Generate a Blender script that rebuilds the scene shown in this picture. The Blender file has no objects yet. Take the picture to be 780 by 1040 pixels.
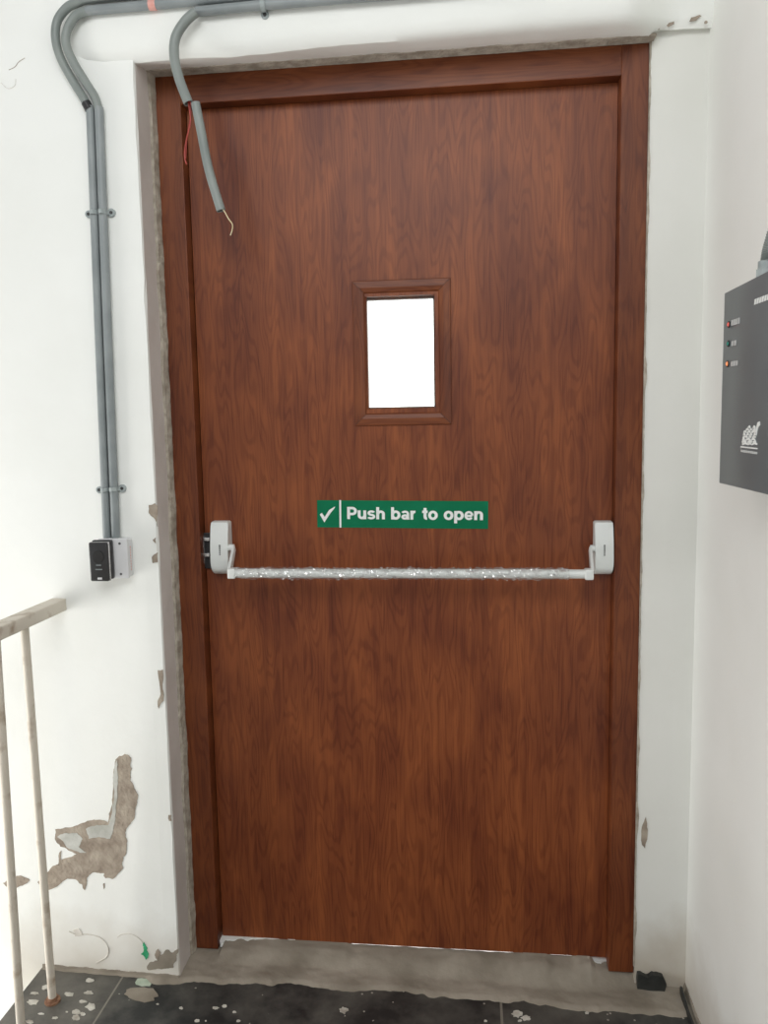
import bpy, bmesh, math, random
from mathutils import Vector, Matrix, noise
random.seed(7)
sc = bpy.context.scene
COL = sc.collection

# ---------------------------------------------------------------- camera
F = 797.99
CAM = Vector((0.6817, -1.7470, 1.2760))
RR = Vector((0.993898, 0.108759, -0.018371))
UU = Vector((0.006167, 0.111504, 0.993745))
WW = Vector((-0.110127, 0.987795, -0.110153))
cam = bpy.data.cameras.new('camera')
cam.sensor_fit = 'VERTICAL'; cam.sensor_height = 36; cam.sensor_width = 27
cam.lens = F * 36 / 1040
cam.clip_start = 0.02
co = bpy.data.objects.new('camera', cam); COL.objects.link(co)
M = Matrix((RR, UU, -WW)).transposed().to_4x4(); M.translation = CAM
co.matrix_world = M
sc.camera = co

def at(x, y, axis, val):
    """photo pixel -> point of a real plane (axis 0/1/2 = X/Y/Z at val)"""
    d = RR * ((x - 390) / F) - UU * ((y - 520) / F) + WW
    return CAM + d * ((val - CAM[axis]) / d[axis])

# ---------------------------------------------------------------- sky, lights, exposure
sc.view_settings.view_transform = 'Standard'
sc.view_settings.look = 'None'
sc.view_settings.exposure = 0.0
sc.view_settings.gamma = 1.0
sc.view_settings.use_curve_mapping = False
w = bpy.data.worlds.new('world'); sc.world = w; w.use_nodes = True
nt = w.node_tree; nt.nodes.clear()
wo = nt.nodes.new('ShaderNodeOutputWorld'); bg = nt.nodes.new('ShaderNodeBackground')
tc = nt.nodes.new('ShaderNodeTexCoord'); sp = nt.nodes.new('ShaderNodeSeparateXYZ')
nt.links.new(tc.outputs['Generated'], sp.inputs[0])
mr = nt.nodes.new('ShaderNodeMapRange')       # open hazy daylight beyond the door, dimmer towards the building
mr.inputs['From Min'].default_value = -0.1; mr.inputs['From Max'].default_value = 0.5
mr.inputs['To Min'].default_value = 0.44; mr.inputs['To Max'].default_value = 3.2
nt.links.new(sp.outputs['Y'], mr.inputs['Value'])
nt.links.new(mr.outputs[0], bg.inputs['Strength'])
bg.inputs['Color'].default_value = (1.0, 0.995, 0.98, 1)
nt.links.new(bg.outputs[0], wo.inputs[0])

def area(name, loc, target, size, sy, power, col):
    l = bpy.data.lights.new(name, 'AREA'); l.shape = 'RECTANGLE'; l.size = size; l.size_y = sy
    l.energy = power; l.color = col
    o = bpy.data.objects.new(name, l); COL.objects.link(o); o.location = loc
    o.rotation_euler = (Vector(target) - Vector(loc)).to_track_quat('-Z', 'Y').to_euler()
area('stairwell_window_light', (-1.70, -0.68, 0.20), (-0.2, -0.05, 0.45), 0.9, 1.3, 34, (1.0, 0.985, 0.95))
area('added_upper_door_fill', (0.45, -2.75, 2.85), (0.55, 0, 1.6), 1.9, 1.1, 36, (0.97, 0.99, 1.0))  # added lamp without a known source, brightens the upper door and its sheen

# ---------------------------------------------------------------- materials
def newmat(name, rough=0.6, metal=0.0, spec=0.5):
    m = bpy.data.materials.new(name); m.use_nodes = True
    b = m.node_tree.nodes['Principled BSDF']
    b.inputs['Roughness'].default_value = rough; b.inputs['Metallic'].default_value = metal
    b.inputs['Specular IOR Level'].default_value = spec
    return m, m.node_tree, b

def N(t, kind, **kw):
    n = t.nodes.new(kind)
    for k, v in kw.items():
        if hasattr(n, k): setattr(n, k, v)
        else: n.inputs[k].default_value = v
    return n

def coords(t, scale=(1, 1, 1)):
    c = N(t, 'ShaderNodeTexCoord'); g = N(t, 'ShaderNodeMapping')
    g.inputs['Scale'].default_value = scale
    t.links.new(c.outputs['Object'], g.inputs['Vector'])
    return g.outputs[0]

def mottled(name, c1, c2, scale=8, rough=0.6, metal=0.0, bump=0.1, bscale=None, spec=0.5, lo=0.35, hi=0.65, detail=6, bdist=0.004):
    m, t, b = newmat(name, rough, metal, spec)
    v = coords(t)
    n = N(t, 'ShaderNodeTexNoise'); n.inputs['Scale'].default_value = scale; n.inputs['Detail'].default_value = detail
    t.links.new(v, n.inputs['Vector'])
    r = N(t, 'ShaderNodeValToRGB'); r.color_ramp.elements[0].position = lo; r.color_ramp.elements[1].position = hi
    r.color_ramp.elements[0].color = (*c1, 1); r.color_ramp.elements[1].color = (*c2, 1)
    t.links.new(n.outputs[0], r.inputs[0]); t.links.new(r.outputs[0], b.inputs['Base Color'])
    if bump:
        n2 = N(t, 'ShaderNodeTexNoise'); n2.inputs['Scale'].default_value = bscale or scale * 3; n2.inputs['Detail'].default_value = 5
        t.links.new(v, n2.inputs['Vector'])
        bp = N(t, 'ShaderNodeBump'); bp.inputs['Strength'].default_value = bump; bp.inputs['Distance'].default_value = bdist
        t.links.new(n2.outputs[0], bp.inputs['Height']); t.links.new(bp.outputs[0], b.inputs['Normal'])
    return m

def wood(name, horizontal=False, tint=1.0):
    m, t, b = newmat(name, 0.42, 0, 0.34)
    L = t.links
    c = N(t, 'ShaderNodeTexCoord')
    s = N(t, 'ShaderNodeSeparateXYZ'); L.new(c.outputs['Object'], s.inputs[0])
    along, across = ('X', 'Z') if horizontal else ('Z', 'X')
    def mul(sock, f):
        q = N(t, 'ShaderNodeMath', operation='MULTIPLY'); L.new(sock, q.inputs[0]); q.inputs[1].default_value = f; return q.outputs[0]
    def comb(a, bb, cc=0.0):
        q = N(t, 'ShaderNodeCombineXYZ'); L.new(a, q.inputs[0]); L.new(bb, q.inputs[1]); L.new(s.outputs['Y'], q.inputs[2]); return q.outputs[0]
    def nz(vec, scale, detail, rough=0.5, dist=0.0):
        q = N(t, 'ShaderNodeTexNoise'); q.inputs['Scale'].default_value = scale; q.inputs['Detail'].default_value = detail
        q.inputs['Roughness'].default_value = rough; q.inputs['Distortion'].default_value = dist; L.new(vec, q.inputs['Vector']); return q.outputs[0]
    # growth rings: contour lines of a field stretched along the grain -> cathedral flames
    f1 = nz(comb(mul(s.outputs[across], 27), mul(s.outputs[along], 3.6)), 1.0, 1.3, 0.4, 0.2)
    ph = mul(f1, 70.0)
    sn = N(t, 'ShaderNodeMath', operation='SINE'); L.new(ph, sn.inputs[0])
    ring = N(t, 'ShaderNodeMapRange'); ring.inputs['From Min'].default_value = -0.2; ring.inputs['From Max'].default_value = 1.0
    ring.interpolation_type = 'SMOOTHSTEP'
    L.new(sn.outputs[0], ring.inputs['Value'])
    # fine pores and broad tone
    f2 = nz(comb(mul(s.outputs[across], 330), mul(s.outputs[along], 9)), 1.0, 3, 0.6)
    f3 = nz(comb(mul(s.outputs[across], 11), mul(s.outputs[along], 4.2)), 1.0, 2.5, 0.5, 0.6)
    f4 = nz(comb(mul(s.outputs[across], 60), mul(s.outputs[along], 1.5)), 1.0, 2, 0.5)
    tone = N(t, 'ShaderNodeValToRGB')
    e = tone.color_ramp.elements
    e[0].position = 0.32; e[0].color = (0.130 * tint, 0.030 * tint, 0.011 * tint, 1)
    e[1].position = 0.68; e[1].color = (0.278 * tint, 0.080 * tint, 0.024 * tint, 1)
    a1 = mul(f3, 0.62); a2 = mul(f4, 0.38)
    ad = N(t, 'ShaderNodeMath', operation='ADD'); L.new(a1, ad.inputs[0]); L.new(a2, ad.inputs[1])
    L.new(ad.outputs[0], tone.inputs[0])
    def darken(col, fac, amt):
        mx = N(t, 'ShaderNodeMix', data_type='RGBA', blend_type='MULTIPLY')
        g = N(t, 'ShaderNodeMath', operation='MULTIPLY'); L.new(fac, g.inputs[0]); g.inputs[1].default_value = amt
        L.new(g.outputs[0], mx.inputs[0]); L.new(col, mx.inputs[6]); mx.inputs[7].default_value = (0.50, 0.36, 0.33, 1)
        return mx.outputs[2]
    col = darken(tone.outputs[0], ring.outputs[0], 0.36)
    p = N(t, 'ShaderNodeMapRange'); p.inputs['From Min'].default_value = 0.5; p.inputs['From Max'].default_value = 0.72
    L.new(f2, p.inputs['Value'])
    col = darken(col, p.outputs[0], 0.6)
    L.new(col, b.inputs['Base Color'])
    bp = N(t, 'ShaderNodeBump'); bp.inputs['Strength'].default_value = 0.12; bp.inputs['Distance'].default_value = 0.001
    L.new(f2, bp.inputs['Height']); L.new(bp.outputs[0], b.inputs['Normal'])
    return m

def plaster(name, base, dirt_amt=0.5):
    """white limewashed plaster, hand-trowelled, with brownish dirt near the floor"""
    m, t, b = newmat(name, 0.62, 0, 0.3); L = t.links
    c = N(t, 'ShaderNodeTexCoord'); s = N(t, 'ShaderNodeSeparateXYZ'); L.new(c.outputs['Object'], s.inputs[0])
    n = N(t, 'ShaderNodeTexNoise'); n.inputs['Scale'].default_value = 3.0; n.inputs['Detail'].default_value = 5; L.new(c.outputs['Object'], n.inputs['Vector'])
    r = N(t, 'ShaderNodeValToRGB'); r.color_ramp.elements[0].position = 0.3; r.color_ramp.elements[1].position = 0.6
    r.color_ramp.elements[0].color = (base[0] * .95, base[1] * .95, base[2] * .94, 1); r.color_ramp.elements[1].color = (*base, 1)
    L.new(n.outputs[0], r.inputs[0])
    n2 = N(t, 'ShaderNodeTexNoise'); n2.inputs['Scale'].default_value = 9.0; n2.inputs['Detail'].default_value = 6; L.new(c.outputs['Object'], n2.inputs['Vector'])
    # splash dirt: fades out 20 cm above the floor with an uneven top
    h = N(t, 'ShaderNodeMath', operation='MULTIPLY_ADD'); L.new(n2.outputs[0], h.inputs[0]); h.inputs[1].default_value = -0.22; L.new(s.outputs['Z'], h.inputs[2])
    d = N(t, 'ShaderNodeMapRange'); d.inputs['From Min'].default_value = -0.1; d.inputs['From Max'].default_value = 0.06
    d.inputs['To Min'].default_value = dirt_amt; d.inputs['To Max'].default_value = 0.0; L.new(h.outputs[0], d.inputs['Value'])
    gt = N(t, 'ShaderNodeMath', operation='GREATER_THAN'); L.new(s.outputs['Z'], gt.inputs[0]); gt.inputs[1].default_value = -0.06
    xg = N(t, 'ShaderNodeMath', operation='GREATER_THAN'); L.new(s.outputs['X'], xg.inputs[0]); xg.inputs[1].default_value = -0.40
    dm = N(t, 'ShaderNodeMath', operation='MULTIPLY'); L.new(gt.outputs[0], dm.inputs[0]); L.new(xg.outputs[0], dm.inputs[1])
    dd = N(t, 'ShaderNodeMath', operation='MULTIPLY'); L.new(dm.outputs[0], dd.inputs[0]); L.new(d.outputs[0], dd.inputs[1])
    mx = N(t, 'ShaderNodeMix', data_type='RGBA'); L.new(dd.outputs[0], mx.inputs[0]); L.new(r.outputs[0], mx.inputs[6])
    mx.inputs[7].default_value = (0.46, 0.39, 0.30, 1)
    L.new(mx.outputs[2], b.inputs['Base Color'])
    n3 = N(t, 'ShaderNodeTexNoise'); n3.inputs['Scale'].default_value = 22; n3.inputs['Detail'].default_value = 6; L.new(c.outputs['Object'], n3.inputs['Vector'])
    bp = N(t, 'ShaderNodeBump'); bp.inputs['Strength'].default_value = 0.16; bp.inputs['Distance'].default_value = 0.006
    L.new(n3.outputs[0], bp.inputs['Height']); L.new(bp.outputs[0], b.inputs['Normal'])
    return m

MT = {}
MT['wall'] = plaster('white_plaster', (0.86, 0.87, 0.84))
MT['pilaster'] = plaster('white_plaster_painted_shade', (0.78, 0.78, 0.74), 0.75)  # same paint as the walls, its greyer shade put into the colour
MT['cement'] = mottled('bare_cement', (0.21, 0.18, 0.14), (0.34, 0.30, 0.245), 9, 0.9, bump=0.6, bscale=70, bdist=0.003)
MT['reveal'] = mottled('grey_cement_reveal', (0.58, 0.54, 0.51), (0.68, 0.64, 0.61), 6, 0.85, bump=0.3, bscale=60, bdist=0.002)
MT['rough'] = mottled('rough_cement_edge', (0.30, 0.26, 0.21), (0.50, 0.45, 0.38), 40, 0.95, bump=1.0, bscale=120, bdist=0.004)
MT['patch'] = mottled('bare_brown_render', (0.26, 0.21, 0.165), (0.42, 0.36, 0.29), 30, 0.95, bump=0.8, bscale=120, bdist=0.003)
MT['primer'] = mottled('grey_primer', (0.42, 0.42, 0.38), (0.60, 0.60, 0.56), 26, 0.9, bump=0.6, bscale=100, bdist=0.002)
MT['wood_v'] = wood('wood_laminate_vertical')
MT['wood_f'] = wood('wood_laminate_frame', tint=0.78)
MT['wood_h'] = wood('wood_laminate_horizontal', True, 0.78)
MT['seal'] = mottled('dark_edge_band', (0.035, 0.014, 0.010), (0.06, 0.022, 0.014), 20, 0.6, bump=0)
MT['pipe'] = mottled('grey_pvc', (0.21, 0.235, 0.24), (0.27, 0.295, 0.30), 14, 0.42, bump=0.05)
MT['pipe2'] = mottled('grey_green_pvc', (0.19, 0.215, 0.205), (0.24, 0.265, 0.25), 14, 0.42, bump=0.05)
MT['clip'] = mottled('grey_clip_plastic', (0.28, 0.32, 0.32), (0.38, 0.42, 0.42), 60, 0.5, bump=0)
MT['screw'] = mottled('dark_screw_steel', (0.05, 0.05, 0.05), (0.12, 0.12, 0.12), 90, 0.4, 0.7, bump=0)
MT['black'] = mottled('black_plastic', (0.022, 0.022, 0.023), (0.03, 0.03, 0.031), 30, 0.3, bump=0)
MT['black_matt'] = mottled('black_matt', (0.003, 0.003, 0.003), (0.005, 0.005, 0.005), 30, 0.5, bump=0)
MT['pinktape'] = mottled('pink_tape', (0.62, 0.26, 0.22), (0.72, 0.38, 0.33), 90, 0.5, bump=0)
MT['whiteplastic'] = mottled('white_plastic', (0.62, 0.62, 0.63), (0.68, 0.68, 0.69), 10, 0.35, bump=0)
MT['chrome'] = mottled('brushed_steel', (0.55, 0.55, 0.55), (0.68, 0.68, 0.68), 60, 0.25, 0.9, bump=0)
MT['alu'] = mottled('silver_grey_paint', (0.70, 0.73, 0.71), (0.76, 0.78, 0.76), 12, 0.40, 0.1, bump=0)
MT['green'] = mottled('green_vinyl', (0.002, 0.150, 0.066), (0.003, 0.170, 0.076), 20, 0.6, bump=0, spec=0.15)
MT['white'] = mottled('white_vinyl', (0.80, 0.82, 0.80), (0.86, 0.88, 0.86), 20, 0.5, bump=0)
MT['red'] = mottled('red_wire_pvc', (0.30, 0.03, 0.02), (0.38, 0.05, 0.035), 60, 0.4, bump=0)
MT['cream'] = mottled('cream_wire_pvc', (0.60, 0.48, 0.26), (0.75, 0.66, 0.45), 60, 0.4, bump=0)
MT['rail'] = mottled('chipped_cream_paint', (0.34, 0.25, 0.17), (0.64, 0.585, 0.50), 22, 0.6, bump=0.25, lo=0.26, hi=0.46)
MT['rust'] = mottled('rusty_steel', (0.16, 0.065, 0.035), (0.38, 0.22, 0.13), 60, 0.85, bump=0.5, bscale=150)
MT['panel'] = mottled('dark_grey_sheet', (0.125, 0.150, 0.160), (0.145, 0.172, 0.180), 8, 0.3, bump=0, spec=0.6)
MT['print'] = mottled('pale_grey_print', (0.50, 0.51, 0.50), (0.60, 0.61, 0.60), 60, 0.6, bump=0)
MT['splat'] = mottled('dried_white_paint', (0.34, 0.31, 0.26), (0.64, 0.62, 0.56), 40, 0.8, bump=0.3)
MT['greenstain'] = mottled('green_paint_stain', (0.02, 0.28, 0.12), (0.05, 0.42, 0.20), 60, 0.8, bump=0)
MT['palegreen'] = mottled('pale_green_paint', (0.34, 0.42, 0.32), (0.48, 0.54, 0.44), 40, 0.8, bump=0)
MT['smudge'] = mottled('grey_smudge', (0.56, 0.52, 0.46), (0.68, 0.65, 0.60), 60, 0.9, bump=0)
MT['blackpaint'] = mottled('black_stone', (0.012, 0.014, 0.014), (0.035, 0.038, 0.036), 30, 0.45, bump=0.4, bscale=60)
MT['groundout'] = mottled('pale_concrete', (0.55, 0.54, 0.52), (0.65, 0.64, 0.62), 6, 0.9)

def led(name, col, glow):
    m, t, b = newmat(name, 0.25)
    n = N(t, 'ShaderNodeTexNoise'); n.inputs['Scale'].default_value = 200
    mx = N(t, 'ShaderNodeMix', data_type='RGBA'); t.links.new(n.outputs[0], mx.inputs[0])
    mx.inputs[6].default_value = (*col, 1); mx.inputs[7].default_value = (*[min(1, c * 1.3) for c in col], 1)
    t.links.new(mx.outputs[2], b.inputs['Base Color'])
    b.inputs['Emission Color'].default_value = (*col, 1); b.inputs['Emission Strength'].default_value = glow
    return m
MT['led_red'] = led('red_led', (0.55, 0.10, 0.08), 0.5)
MT['led_green'] = led('green_led', (0.02, 0.16, 0.12), 0.3)
MT['led_orange'] = led('orange_led', (0.80, 0.26, 0.10), 0.6)

def glassmat():
    m = bpy.data.materials.new('clear_glass'); m.use_nodes = True; t = m.node_tree; t.nodes.clear()
    o = N(t, 'ShaderNodeOutputMaterial'); tr = N(t, 'ShaderNodeBsdfTransparent'); gl = N(t, 'ShaderNodeBsdfGlossy')
    tr.inputs[0].default_value = (0.93, 0.96, 0.95, 1); gl.inputs['Roughness'].default_value = 0.03
    f = N(t, 'ShaderNodeFresnel'); f.inputs[0].default_value = 1.5
    mx = N(t, 'ShaderNodeMixShader'); t.links.new(f.outputs[0], mx.inputs[0]); t.links.new(tr.outputs[0], mx.inputs[1]); t.links.new(gl.outputs[0], mx.inputs[2])
    t.links.new(mx.outputs[0], o.inputs[0]); return m
MT['glass'] = glassmat()

def filmmat():
    m = bpy.data.materials.new('clear_plastic_film'); m.use_nodes = True; t = m.node_tree; t.nodes.clear()
    o = N(t, 'ShaderNodeOutputMaterial'); tr = N(t, 'ShaderNodeBsdfTransparent'); gl = N(t, 'ShaderNodeBsdfGlossy'); df = N(t, 'ShaderNodeBsdfDiffuse')
    tr.inputs[0].default_value = (0.97, 0.97, 0.97, 1); gl.inputs['Roughness'].default_value = 0.12; df.inputs[0].default_value = (0.8, 0.8, 0.8, 1)
    v = coords(t, (40, 90, 90)); n = N(t, 'ShaderNodeTexNoise'); n.inputs['Scale'].default_value = 1.0; n.inputs['Detail'].default_value = 4
    t.links.new(v, n.inputs['Vector'])
    r = N(t, 'ShaderNodeMapRange'); r.inputs['From Min'].default_value = 0.45; r.inputs['From Max'].default_value = 0.7
    r.inputs['To Min'].default_value = 0.10; r.inputs['To Max'].default_value = 0.75; t.links.new(n.outputs[0], r.inputs['Value'])
    m0 = N(t, 'ShaderNodeMixShader'); m0.inputs[0].default_value = 0.4; t.links.new(gl.outputs[0], m0.inputs[1]); t.links.new(df.outputs[0], m0.inputs[2])
    mx = N(t, 'ShaderNodeMixShader'); t.links.new(r.outputs[0], mx.inputs[0]); t.links.new(tr.outputs[0], mx.inputs[1]); t.links.new(m0.outputs[0], mx.inputs[2])
    t.links.new(mx.outputs[0], o.inputs[0]); return m
MT['film'] = filmmat()

def floormat():
    m, t, b = newmat('black_stone_tile', 0.42, 0, 0.4); L = t.links
    c = N(t, 'ShaderNodeTexCoord'); s = N(t, 'ShaderNodeSeparateXYZ'); L.new(c.outputs['Object'], s.inputs[0])
    n = N(t, 'ShaderNodeTexNoise'); n.inputs['Scale'].default_value = 7; n.inputs['Detail'].default_value = 8; n.inputs['Roughness'].default_value = 0.65
    L.new(c.outputs['Object'], n.inputs['Vector'])
    r = N(t, 'ShaderNodeValToRGB'); e = r.color_ramp.elements
    e[0].position = 0.40; e[0].color = (0.020, 0.021, 0.021, 1); e[1].position = 0.74; e[1].color = (0.13, 0.125, 0.11, 1)
    L.new(n.outputs[0], r.inputs[0])
    v = N(t, 'ShaderNodeTexVoronoi'); v.inputs['Scale'].default_value = 55; L.new(c.outputs['Object'], v.inputs['Vector'])
    n2 = N(t, 'ShaderNodeTexNoise'); n2.inputs['Scale'].default_value = 6; L.new(c.outputs['Object'], n2.inputs['Vector'])
    # tiny dried specks
    sp1 = N(t, 'ShaderNodeMath', operation='LESS_THAN'); L.new(v.outputs['Distance'], sp1.inputs[0]); sp1.inputs[1].default_value = 0.13
    sp2 = N(t, 'ShaderNodeMath', operation='GREATER_THAN'); L.new(n2.outputs[0], sp2.inputs[0]); sp2.inputs[1].default_value = 0.56
    sp3 = N(t, 'ShaderNodeMath', operation='MULTIPLY'); L.new(sp1.outputs[0], sp3.inputs[0]); L.new(sp2.outputs[0], sp3.inputs[1])
    mx0 = N(t, 'ShaderNodeMix', data_type='RGBA'); L.new(sp3.outputs[0], mx0.inputs[0]); L.new(r.outputs[0], mx0.inputs[6]); mx0.inputs[7].default_value = (0.4, 0.38, 0.33, 1)
    dn = N(t, 'ShaderNodeMapRange'); dn.inputs['From Min'].default_value = -0.10; dn.inputs['From Max'].default_value = -0.19; dn.inputs['To Max'].default_value = 0.95
    L.new(s.outputs['X'], dn.inputs['Value'])
    dd = N(t, 'ShaderNodeMath', operation='MULTIPLY'); L.new(dn.outputs[0], dd.inputs[0]); L.new(n.outputs[0], dd.inputs[1])
    mxd = N(t, 'ShaderNodeMix', data_type='RGBA'); L.new(dd.outputs[0], mxd.inputs[0]); L.new(mx0.outputs[2], mxd.inputs[6]); mxd.inputs[7].default_value = (0.20, 0.185, 0.16, 1)
    mx0 = mxd
    # joints at X=-0.14 and X=0.74, cement-grey
    col = mx0.outputs[2]
    for x0, wd in ((-0.14, 0.0022), (0.742, 0.0028)):
        a = N(t, 'ShaderNodeMath', operation='SUBTRACT'); L.new(s.outputs['X'], a.inputs[0]); a.inputs[1].default_value = x0
        ab = N(t, 'ShaderNodeMath', operation='ABSOLUTE'); L.new(a.outputs[0], ab.inputs[0])
        lt = N(t, 'ShaderNodeMath', operation='LESS_THAN'); L.new(ab.outputs[0], lt.inputs[0]); lt.inputs[1].default_value = wd
        g = N(t, 'ShaderNodeMath', operation='MULTIPLY'); L.new(lt.outputs[0], g.inputs[0]); g.inputs[1].default_value = 0.75
        mx = N(t, 'ShaderNodeMix', data_type='RGBA'); L.new(g.outputs[0], mx.inputs[0]); L.new(col, mx.inputs[6]); mx.inputs[7].default_value = (0.26, 0.24, 0.20, 1)
        col = mx.outputs[2]
    L.new(col, b.inputs['Base Color'])
    bp = N(t, 'ShaderNodeBump'); bp.inputs['Strength'].default_value = 0.3; bp.inputs['Distance'].default_value = 0.002
    L.new(n.outputs[0], bp.inputs['Height']); L.new(bp.outputs[0], b.inputs['Normal'])
    return m
MT['floor'] = floormat()

# ---------------------------------------------------------------- mesh helpers
def obj(name, bm, mats, parent=None, smooth=False, kind=None):
    me = bpy.data.meshes.new(name)
    bmesh.ops.recalc_face_normals(bm, faces=bm.faces)
    bm.to_mesh(me); bm.free()
    for m in (mats if isinstance(mats, (list, tuple)) else [mats]): me.materials.append(MT[m])
    if smooth:
        for p in me.polygons: p.use_smooth = True
        me.set_sharp_from_angle(angle=math.radians(38))
    o = bpy.data.objects.new(name, me); COL.objects.link(o)
    if parent:
        o.parent = parent; o.matrix_parent_inverse = Matrix.Translation(parent.location).inverted()
    if kind: o['kind'] = kind
    return o

def thing(name, loc, label=None, cat=None, group=None, kind=None):
    o = bpy.data.objects.new(name, None); COL.objects.link(o); o.location = loc; o.empty_display_size = 0.02
    tag(o, label, cat, group, kind); return o

def tag(o, label=None, cat=None, group=None, kind=None):
    for k, v in (('label', label), ('category', cat), ('group', group), ('kind', kind)):
        if v: o[k] = v
    return o

def box(bm, lo, hi, bev=0.0, seg=2, mat=0):
    lo = Vector(lo); hi = Vector(hi)
    r = bmesh.ops.create_cube(bm, size=1.0)
    vs = r['verts']
    for v in vs: v.co = Vector([(lo[i] + hi[i]) / 2 + v.co[i] * (hi[i] - lo[i]) for i in range(3)])
    fs = list({f for v in vs for f in v.link_faces})
    for f in fs: f.material_index = mat
    if bev:
        es = list({e for v in vs for e in v.link_edges})
        bmesh.ops.bevel(bm, geom=es, offset=bev, segments=seg, affect='EDGES', profile=0.5)
    return bm

def catmull(pts, n=8):
    pts = [Vector(p) for p in pts]
    if len(pts) < 3: return pts
    P = [2 * pts[0] - pts[1]] + pts + [2 * pts[-1] - pts[-2]]
    out = []
    for i in range(1, len(P) - 2):
        a, b, c, d = P[i - 1:i + 3]
        for k in range(n):
            t = k / n
            out.append(0.5 * ((2 * b) + (c - a) * t + (2 * a - 5 * b + 4 * c - d) * t * t + (3 * b - a - 3 * c + d) * t ** 3))
    out.append(P[-2]); return out

def tube(bm, pts, r, seg=16, hollow=False, rfun=None, mat=0):
    pts = [Vector(p) for p in pts]; rings = []
    t0 = (pts[1] - pts[0]).normalized()
    up = t0.orthogonal().normalized()
    path = list(range(len(pts)))
    def ring(c, t, up, rad):
        bn = t.cross(up).normalized(); u2 = bn.cross(t).normalized()
        return [bm.verts.new(c + (u2 * math.cos(2 * math.pi * k / seg) + bn * math.sin(2 * math.pi * k / seg)) * (rad if not callable(rad) else rad(k))) for k in range(seg)]
    fr = []
    for i in path:
        t = (pts[min(i + 1, len(pts) - 1)] - pts[max(i - 1, 0)]).normalized()
        up = (up - t * up.dot(t)).normalized()
        fr.append((t, up.copy()))
        rr = r if rfun is None else (lambda k, i=i: rfun(i, k, r))
        rings.append(ring(pts[i], t, up, rr))
    if hollow:
        t, u = fr[-1]; inner = [ring(pts[-1], t, u, r * 0.78), ring(pts[-1] - t * 0.015, t, u, r * 0.78)]
        rings += inner
        t, u = fr[0]; rings = [ring(pts[0] + t * 0.015, t, u, r * 0.78), ring(pts[0], t, u, r * 0.78)] + rings
    for a, b in zip(rings, rings[1:]):
        for k in range(seg):
            f = bm.faces.new((a[k], a[(k + 1) % seg], b[(k + 1) % seg], b[k])); f.material_index = mat
    for q in (rings[0], rings[-1]):
        f = bm.faces.new(q); f.material_index = mat
    return bm

def flatprism(bm, pts, depth):
    from mathutils.geometry import tessellate_polygon
    P = [Vector(p) for p in pts]; D = Vector(depth); n = len(P)
    a = [bm.verts.new(p) for p in P]; b = [bm.verts.new(p + D) for p in P]
    for tri in tessellate_polygon([P]):
        bm.faces.new([a[k] for k in tri]); bm.faces.new([b[k] for k in tri][::-1])
    for i in range(n): bm.faces.new((a[i], b[i], b[(i + 1) % n], a[(i + 1) % n]))
    return bm

def prism(bm, pts, depth, mat=0):
    """polygon (list of 3D points) given thickness along vector depth"""
    a = [bm.verts.new(Vector(p)) for p in pts]; b = [bm.verts.new(Vector(p) + Vector(depth)) for p in pts]
    n = len(a); fs = [bm.faces.new(a), bm.faces.new(b[::-1])]
    for i in range(n): fs.append(bm.faces.new((a[i], b[i], b[(i + 1) % n], a[(i + 1) % n])))
    for f in fs: f.material_index = mat
    return bm

def ragged(pts, amp, levels=3, seed=0):
    """midpoint-displaced outline of pixel points"""
    rnd = random.Random(seed); pts = [Vector((p[0], p[1])) for p in pts]
    for _ in range(levels):
        out = []
        for i, p in enumerate(pts):
            q = pts[(i + 1) % len(pts)]; d = q - p; m = (p + q) / 2 + Vector((-d.y, d.x)).normalized() * rnd.uniform(-amp, amp) * min(1, d.length / 6)
            out += [p, m]
        pts = out; amp *= 0.6
    return pts

def blobpts(cx, cy, rx, ry, seed=0, n=12, j=0.25, rot=0.0):
    rnd = random.Random(seed); out = []
    for k in range(n):
        a = 2 * math.pi * k / n; s = 1 + rnd.uniform(-j, j)
        x, y = math.cos(a) * rx * s, math.sin(a) * ry * s
        out.append((cx + x * math.cos(rot) - y * math.sin(rot), cy + x * math.sin(rot) + y * math.cos(rot)))
    return out

def fz(x):                       # the landing falls gently to the right
    return 0.0 - 0.024 * (x + 0.3)
FN = Vector((0.024, 0, 1)).normalized()
def onfloor(px, py, up=0.0):
    d = RR * ((px - 390) / F) - UU * ((py - 520) / F) + WW
    p0 = Vector((-0.3, 0, up)); t = (p0 - CAM).dot(FN) / d.dot(FN)
    return CAM + d * t

WY = -0.100                      # face of the wall left of the door
RX = 1.165                       # face of the right wall

# ---------------------------------------------------------------- structure
# floor of the landing
bm = bmesh.new()
xl = -0.345
prism(bm, [(xl, -2.6, fz(xl)), (RX + .1, -2.6, fz(RX + .1)), (RX + .1, 0.02, fz(RX + .1)), (xl, 0.02, fz(xl))], (0, 0, -0.03))
floor = obj('floor', bm, 'floor', kind='structure')
bm = bmesh.new(); prism(bm, [(xl + .012, -2.6, fz(xl) - .03), (RX + .1, -2.6, fz(RX) - .03), (RX + .1, 0.02, fz(RX) - .03), (xl + .012, 0.02, fz(xl) - .03)], (0, 0, -0.12))
obj('floor_slab', bm, 'wall', parent=floor)
# stairwell floor, far below on the left
bm = bmesh.new(); box(bm, (-2.6, -3.2, -1.9), (xl, 0, -1.8)); obj('floor_stairwell', bm, 'wall', kind='structure')
# ground outside
bm = bmesh.new(); box(bm, (-2.5, 0.16, -0.36), (3.5, 6, -0.30)); obj('floor_outside', bm, 'groundout', kind='structure')

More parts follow.
